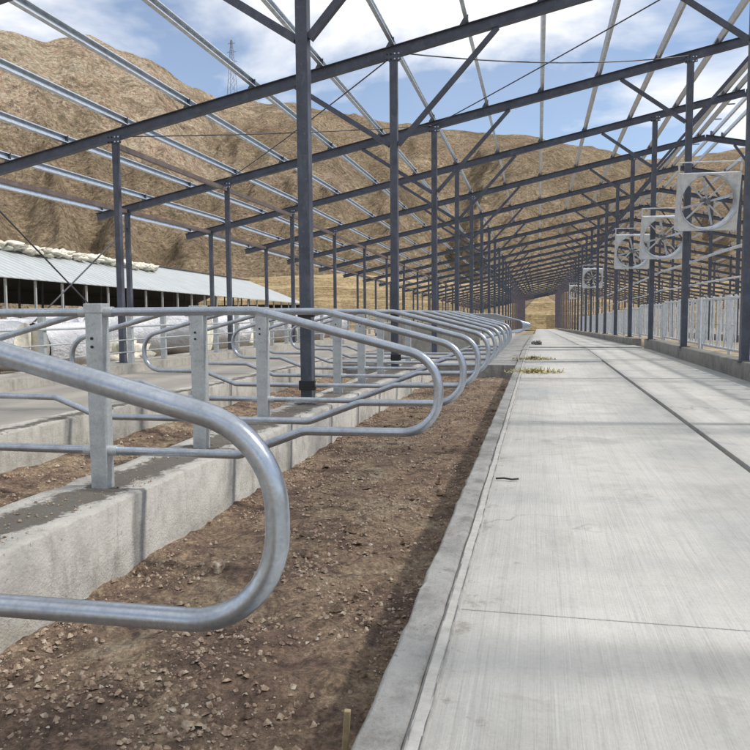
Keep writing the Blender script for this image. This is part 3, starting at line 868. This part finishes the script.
# ------------------------------------------------------------------ white wrapped rolls standing beyond the far fence
def roll(x, y, rz, L_, r_, label, seed, tilt=0, kind='roll'):
    r = empty('wrapped_roll', (x, y, -.02), label, 'roll', 'white wrapped rolls under the left eave', rz)
    mb = MB(); n = 28; vs = []; st = 12
    rn = random.Random(seed)
    for i in range(st+1):
        u = -L_/2 + L_*i/st
        for k in range(n):
            a = 2*math.pi*k/n
            q = r_*(1 + .13*noise.noise((u*2.2, math.cos(a)*1.5+seed, math.sin(a)*1.5)) + .07*noise.noise((u*7, math.cos(a)*4+seed, math.sin(a)*4)))
            if i in (0, st): q *= .93
            z = r_ + q*math.sin(a)*.93
            vs.append((u, q*math.cos(a), max(z, .02)))
    mb.add(vs, [(i*n+k, i*n+(k+1)%n, (i+1)*n+(k+1)%n, (i+1)*n+k) for i in range(st) for k in range(n)], True)
    b = mb.build('plastic_wrap', M['wrap'], r)
    mb = MB()
    for s in (-1, 1):
        ring = [(s*(L_/2+.003), r_*.90*math.cos(2*math.pi*k/n), r_ + r_*.86*math.sin(2*math.pi*k/n)) for k in range(n)]
        mb = MB(); mb.add(ring + [(s*(L_/2+.05), 0, r_)], [(k, (k+1)%n, n) for k in range(n)])
        mb.build('roll_end', M['wool'], r)
rn = random.Random(21)
spots = [(-10.2,12.2,.2,1.5,.42),(-9.2,13.3,1.3,1.3,.40),(-10.9,14.3,.5,1.5,.44),(-9.6,16.2,.4,1.6,.46),(-9.4,18.2,.15,1.7,.50),(-10.6,19.0,1.0,1.4,.46),
         (-9.2,20.4,.9,1.6,.50),(-9.5,23.0,.1,1.7,.52),(-9.3,25.4,.3,1.7,.50),(-9.2,28.2,.2,1.8,.50),(-9.4,31.0,.1,1.7,.50),(-12.4,17.0,.8,1.5,.46),(-12.9,20.5,.2,1.5,.48),(-9.6,34.0,.4,1.6,.5)]
order = sorted(range(len(spots)), key=lambda i: spots[i][1])
for k, i in enumerate(order):
    x, y, rz, L_, r_ = spots[i]; r_ *= 1.22; L_ *= 1.1
    roll(x, y, rz, L_, r_, '%s white plastic wrapped roll from the camera on the ground under the left eave' % ORD[k], i+1)
for i, (x, y) in enumerate([(-11.6,13.2),(-8.9,14.9),(-12.2,15.4),(-8.9,22.0),(-13.5,18.5),(-9.0,26.8)]):
    o = lump('insulation_bundle', (x, y, .22), .55, .45, .32, M['wool'], 40+i, i, .7, 2.4)
    tag(o, '%s cream insulation bundle from the camera lying on the ground among the white rolls' % ORD[i], 'insulation', 'loose insulation bundles among the rolls')

# ------------------------------------------------------------------ small things on the alley
def clump(x, y, s, label, seed):
    rn = random.Random(seed); mb = MB()
    for _ in range(700):
        a = rn.uniform(0, 6.28); q = s*1.5*rn.random()**1.3; h = rn.uniform(.01, .09)*max(.05, 1-q/s*.75)
        p = Vector((q*math.cos(a)*1.3, q*math.sin(a), h*.6)); d = Vector((rn.uniform(-1,1), rn.uniform(-1,1), rn.uniform(-.2,.6))).normalized()*rn.uniform(.04,.10)
        w = d.cross(Vector((0,0,1))).normalized()*.012
        z0 = max(.006, p.z)
        p.z = z0
        mb.add([p-w, p+w, p+d+w*.3, p+d-w*.3], [(0,1,2,3)])
    o = mb.build('straw_clump', M['straw'], loc=(x, y, 0)); return tag(o, label, 'straw', 'straw clumps on the alley floor')
clump(-.06, 13.5, .26, 'nearer yellow green straw clump on the left edge of the alley floor', 1)
clump(-.10, 17.3, .26, 'farther yellow green straw clump on the left edge of the alley floor', 2)
for i, (x, y, s_) in enumerate([(.02, 27.4, .13), (-.14, 27.9, .09)]):
    o = lump('rubble', (x, y, .05+DZ(y)), s_, s_, s_*.7, M['wall'], 80+i, i, .7, 2.5)
    tag(o, '%s dark lump of rubble far down the left edge of the alley floor' % ['larger','smaller'][i], 'rubble', 'lumps of rubble on the alley')

# twig on the alley
mb = MB(); mb.tube([(0,0,.010),(.05,.01,.012),(.10,-.01,.010),(.14,.015,.01)], .006, 6)
tag(mb.build('twig', M['black'], loc=(-.25, 4.7, .004)), 'dark crooked twig lying at the left edge of the alley', 'twig')
mb = MB(); mb.box(-.009, .009, -.007, .007, -.06, .285)
o = mb.build('wooden_stake', M['wood'], bevel=.003, loc=(-.505, 1.86, -.27)); o.rotation_euler = (R(6), R(4), .2)
tag(o, 'short pale wooden stake against the outer side of the alley kerb', 'stake')
# ------------------------------------------------------------------ lattice pylon on the ridge
t = empty('lattice_pylon', (-163, 392, 108), 'thin grey lattice power pylon standing on the ridge against the sky', 'pylon')
H = 41; mb = MB()
def pw(z): return 2.6*(1-z/H)+.3
for sx in (-1,1):
    for sy in (-1,1): mb.bar((sx*pw(0), sy*pw(0), 0), (sx*pw(H), sy*pw(H), H), .2, .2)
zs = [0,7,13.5,19,24,28.5,32.5,36,39,41]
for a, b_ in zip(zs[:-1], zs[1:]):
    for s in (-1, 1):
        mb.bar((-pw(a), s*pw(a), a), (pw(b_), s*pw(b_), b_), .11, .11); mb.bar((pw(a), s*pw(a), a), (-pw(b_), s*pw(b_), b_), .11, .11)
mb.build('tower_body', M['motor'], t)
for z, w in ((29, 3.2), (34, 2.6), (38.5, 2.0)):
    mb = MB(); mb.bar((-w, 0, z+.5), (w, 0, z+.5), .16, .16); mb.bar((-w, 0, z+.5), (0, 0, z+1.6), .1, .1); mb.bar((w, 0, z+.5), (0, 0, z+1.6), .1, .1)
    mb.build('cross_arm', M['motor'], t)

# ------------------------------------------------------------------ light
SUN_EL, SUN_AZ = 48, 84            # azimuth clockwise from +Y
d = Vector((math.sin(R(SUN_AZ))*math.cos(R(SUN_EL)), math.cos(R(SUN_AZ))*math.cos(R(SUN_EL)), math.sin(R(SUN_EL))))
sl = bpy.data.lights.new('sun', 'SUN'); sl.energy = 3.0; sl.angle = R(4); sl.color = (1, .95, .88)
so = bpy.data.objects.new('sun', sl); C.objects.link(so); so.rotation_euler = d.to_track_quat('Z', 'Y').to_euler()

W = bpy.data.worlds.new('World'); S.world = W; W.use_nodes = True
nt = W.node_tree; n = nt.nodes; bg = n['Background']
sky = n.new('ShaderNodeTexSky'); sky.sky_type = 'NISHITA'; sky.sun_disc = False
sky.sun_elevation = R(SUN_EL); sky.sun_rotation = R(SUN_AZ); sky.altitude = 1500; sky.air_density = 1.0; sky.dust_density = .3
tc = n.new('ShaderNodeTexCoord'); sep = n.new('ShaderNodeSeparateXYZ'); nt.links.new(tc.outputs['Generated'], sep.inputs[0])
def wm(op, a, b=0.0):
    o = n.new('ShaderNodeMath'); o.operation = op
    for i, v in enumerate((a, b)):
        if isinstance(v, (int, float)): o.inputs[i].default_value = v
        else: nt.links.new(v, o.inputs[i])
    return o.outputs[0]
zc = wm('ADD', wm('MAXIMUM', sep.outputs[2], 0.0), .16)
cmb = n.new('ShaderNodeCombineXYZ'); nt.links.new(wm('DIVIDE', sep.outputs[0], zc), cmb.inputs[0]); nt.links.new(wm('DIVIDE', sep.outputs[1], zc), cmb.inputs[1])
cmb.inputs[2].default_value = 3.4
nz = n.new('ShaderNodeTexNoise'); nz.inputs['Scale'].default_value = .95; nz.inputs['Detail'].default_value = 8; nz.inputs['Roughness'].default_value = .52; nz.inputs['Distortion'].default_value = .35
nt.links.new(cmb.outputs[0], nz.inputs['Vector'])
cr = n.new('ShaderNodeValToRGB'); cr.color_ramp.elements[0].position = .45; cr.color_ramp.elements[0].color = (.14,.14,.14,1); cr.color_ramp.elements[1].position = .53; cr.color_ramp.elements[1].color = (1,1,1,1)
nt.links.new(nz.outputs[0], cr.inputs[0])
nz2 = n.new('ShaderNodeTexNoise'); nz2.inputs['Scale'].default_value = 1.7; nz2.inputs['Detail'].default_value = 6
nt.links.new(cmb.outputs[0], nz2.inputs['Vector'])
cc = n.new('ShaderNodeValToRGB'); cc.color_ramp.elements[0].position = .35; cc.color_ramp.elements[0].color = (5.1,5.5,6.2,1); cc.color_ramp.elements[1].position = .6; cc.color_ramp.elements[1].color = (7.0,7.05,7.15,1)
nt.links.new(nz2.outputs[0], cc.inputs[0])
mx = n.new('ShaderNodeMix'); mx.data_type = 'RGBA'
nt.links.new(cr.outputs[0], mx.inputs[0]); nt.links.new(sky.outputs[0], mx.inputs[6]); nt.links.new(cc.outputs[0], mx.inputs[7])
nt.links.new(mx.outputs[2], bg.inputs[0]); bg.inputs[1].default_value = .12

# ------------------------------------------------------------------ camera
cd = bpy.data.cameras.new('camera'); cd.sensor_width = 36; cd.lens = 36; cd.clip_start = .05; cd.clip_end = 3000
co = bpy.data.objects.new('camera', cd); C.objects.link(co); co.location = (0, 0, EY)
co.rotation_euler = (Matrix.Rotation(R(12.26), 3, 'Z') @ Matrix.Rotation(R(90-4.65), 3, 'X') @ Matrix.Rotation(R(-.45), 3, 'Z')).to_euler()
S.camera = co
S.view_settings.view_transform = 'Standard'; S.view_settings.look = 'None'; S.view_settings.gamma = 1
S.view_settings.use_curve_mapping = False; S.view_settings.exposure = .42
S.render.resolution_x = 1024; S.render.resolution_y = 1024
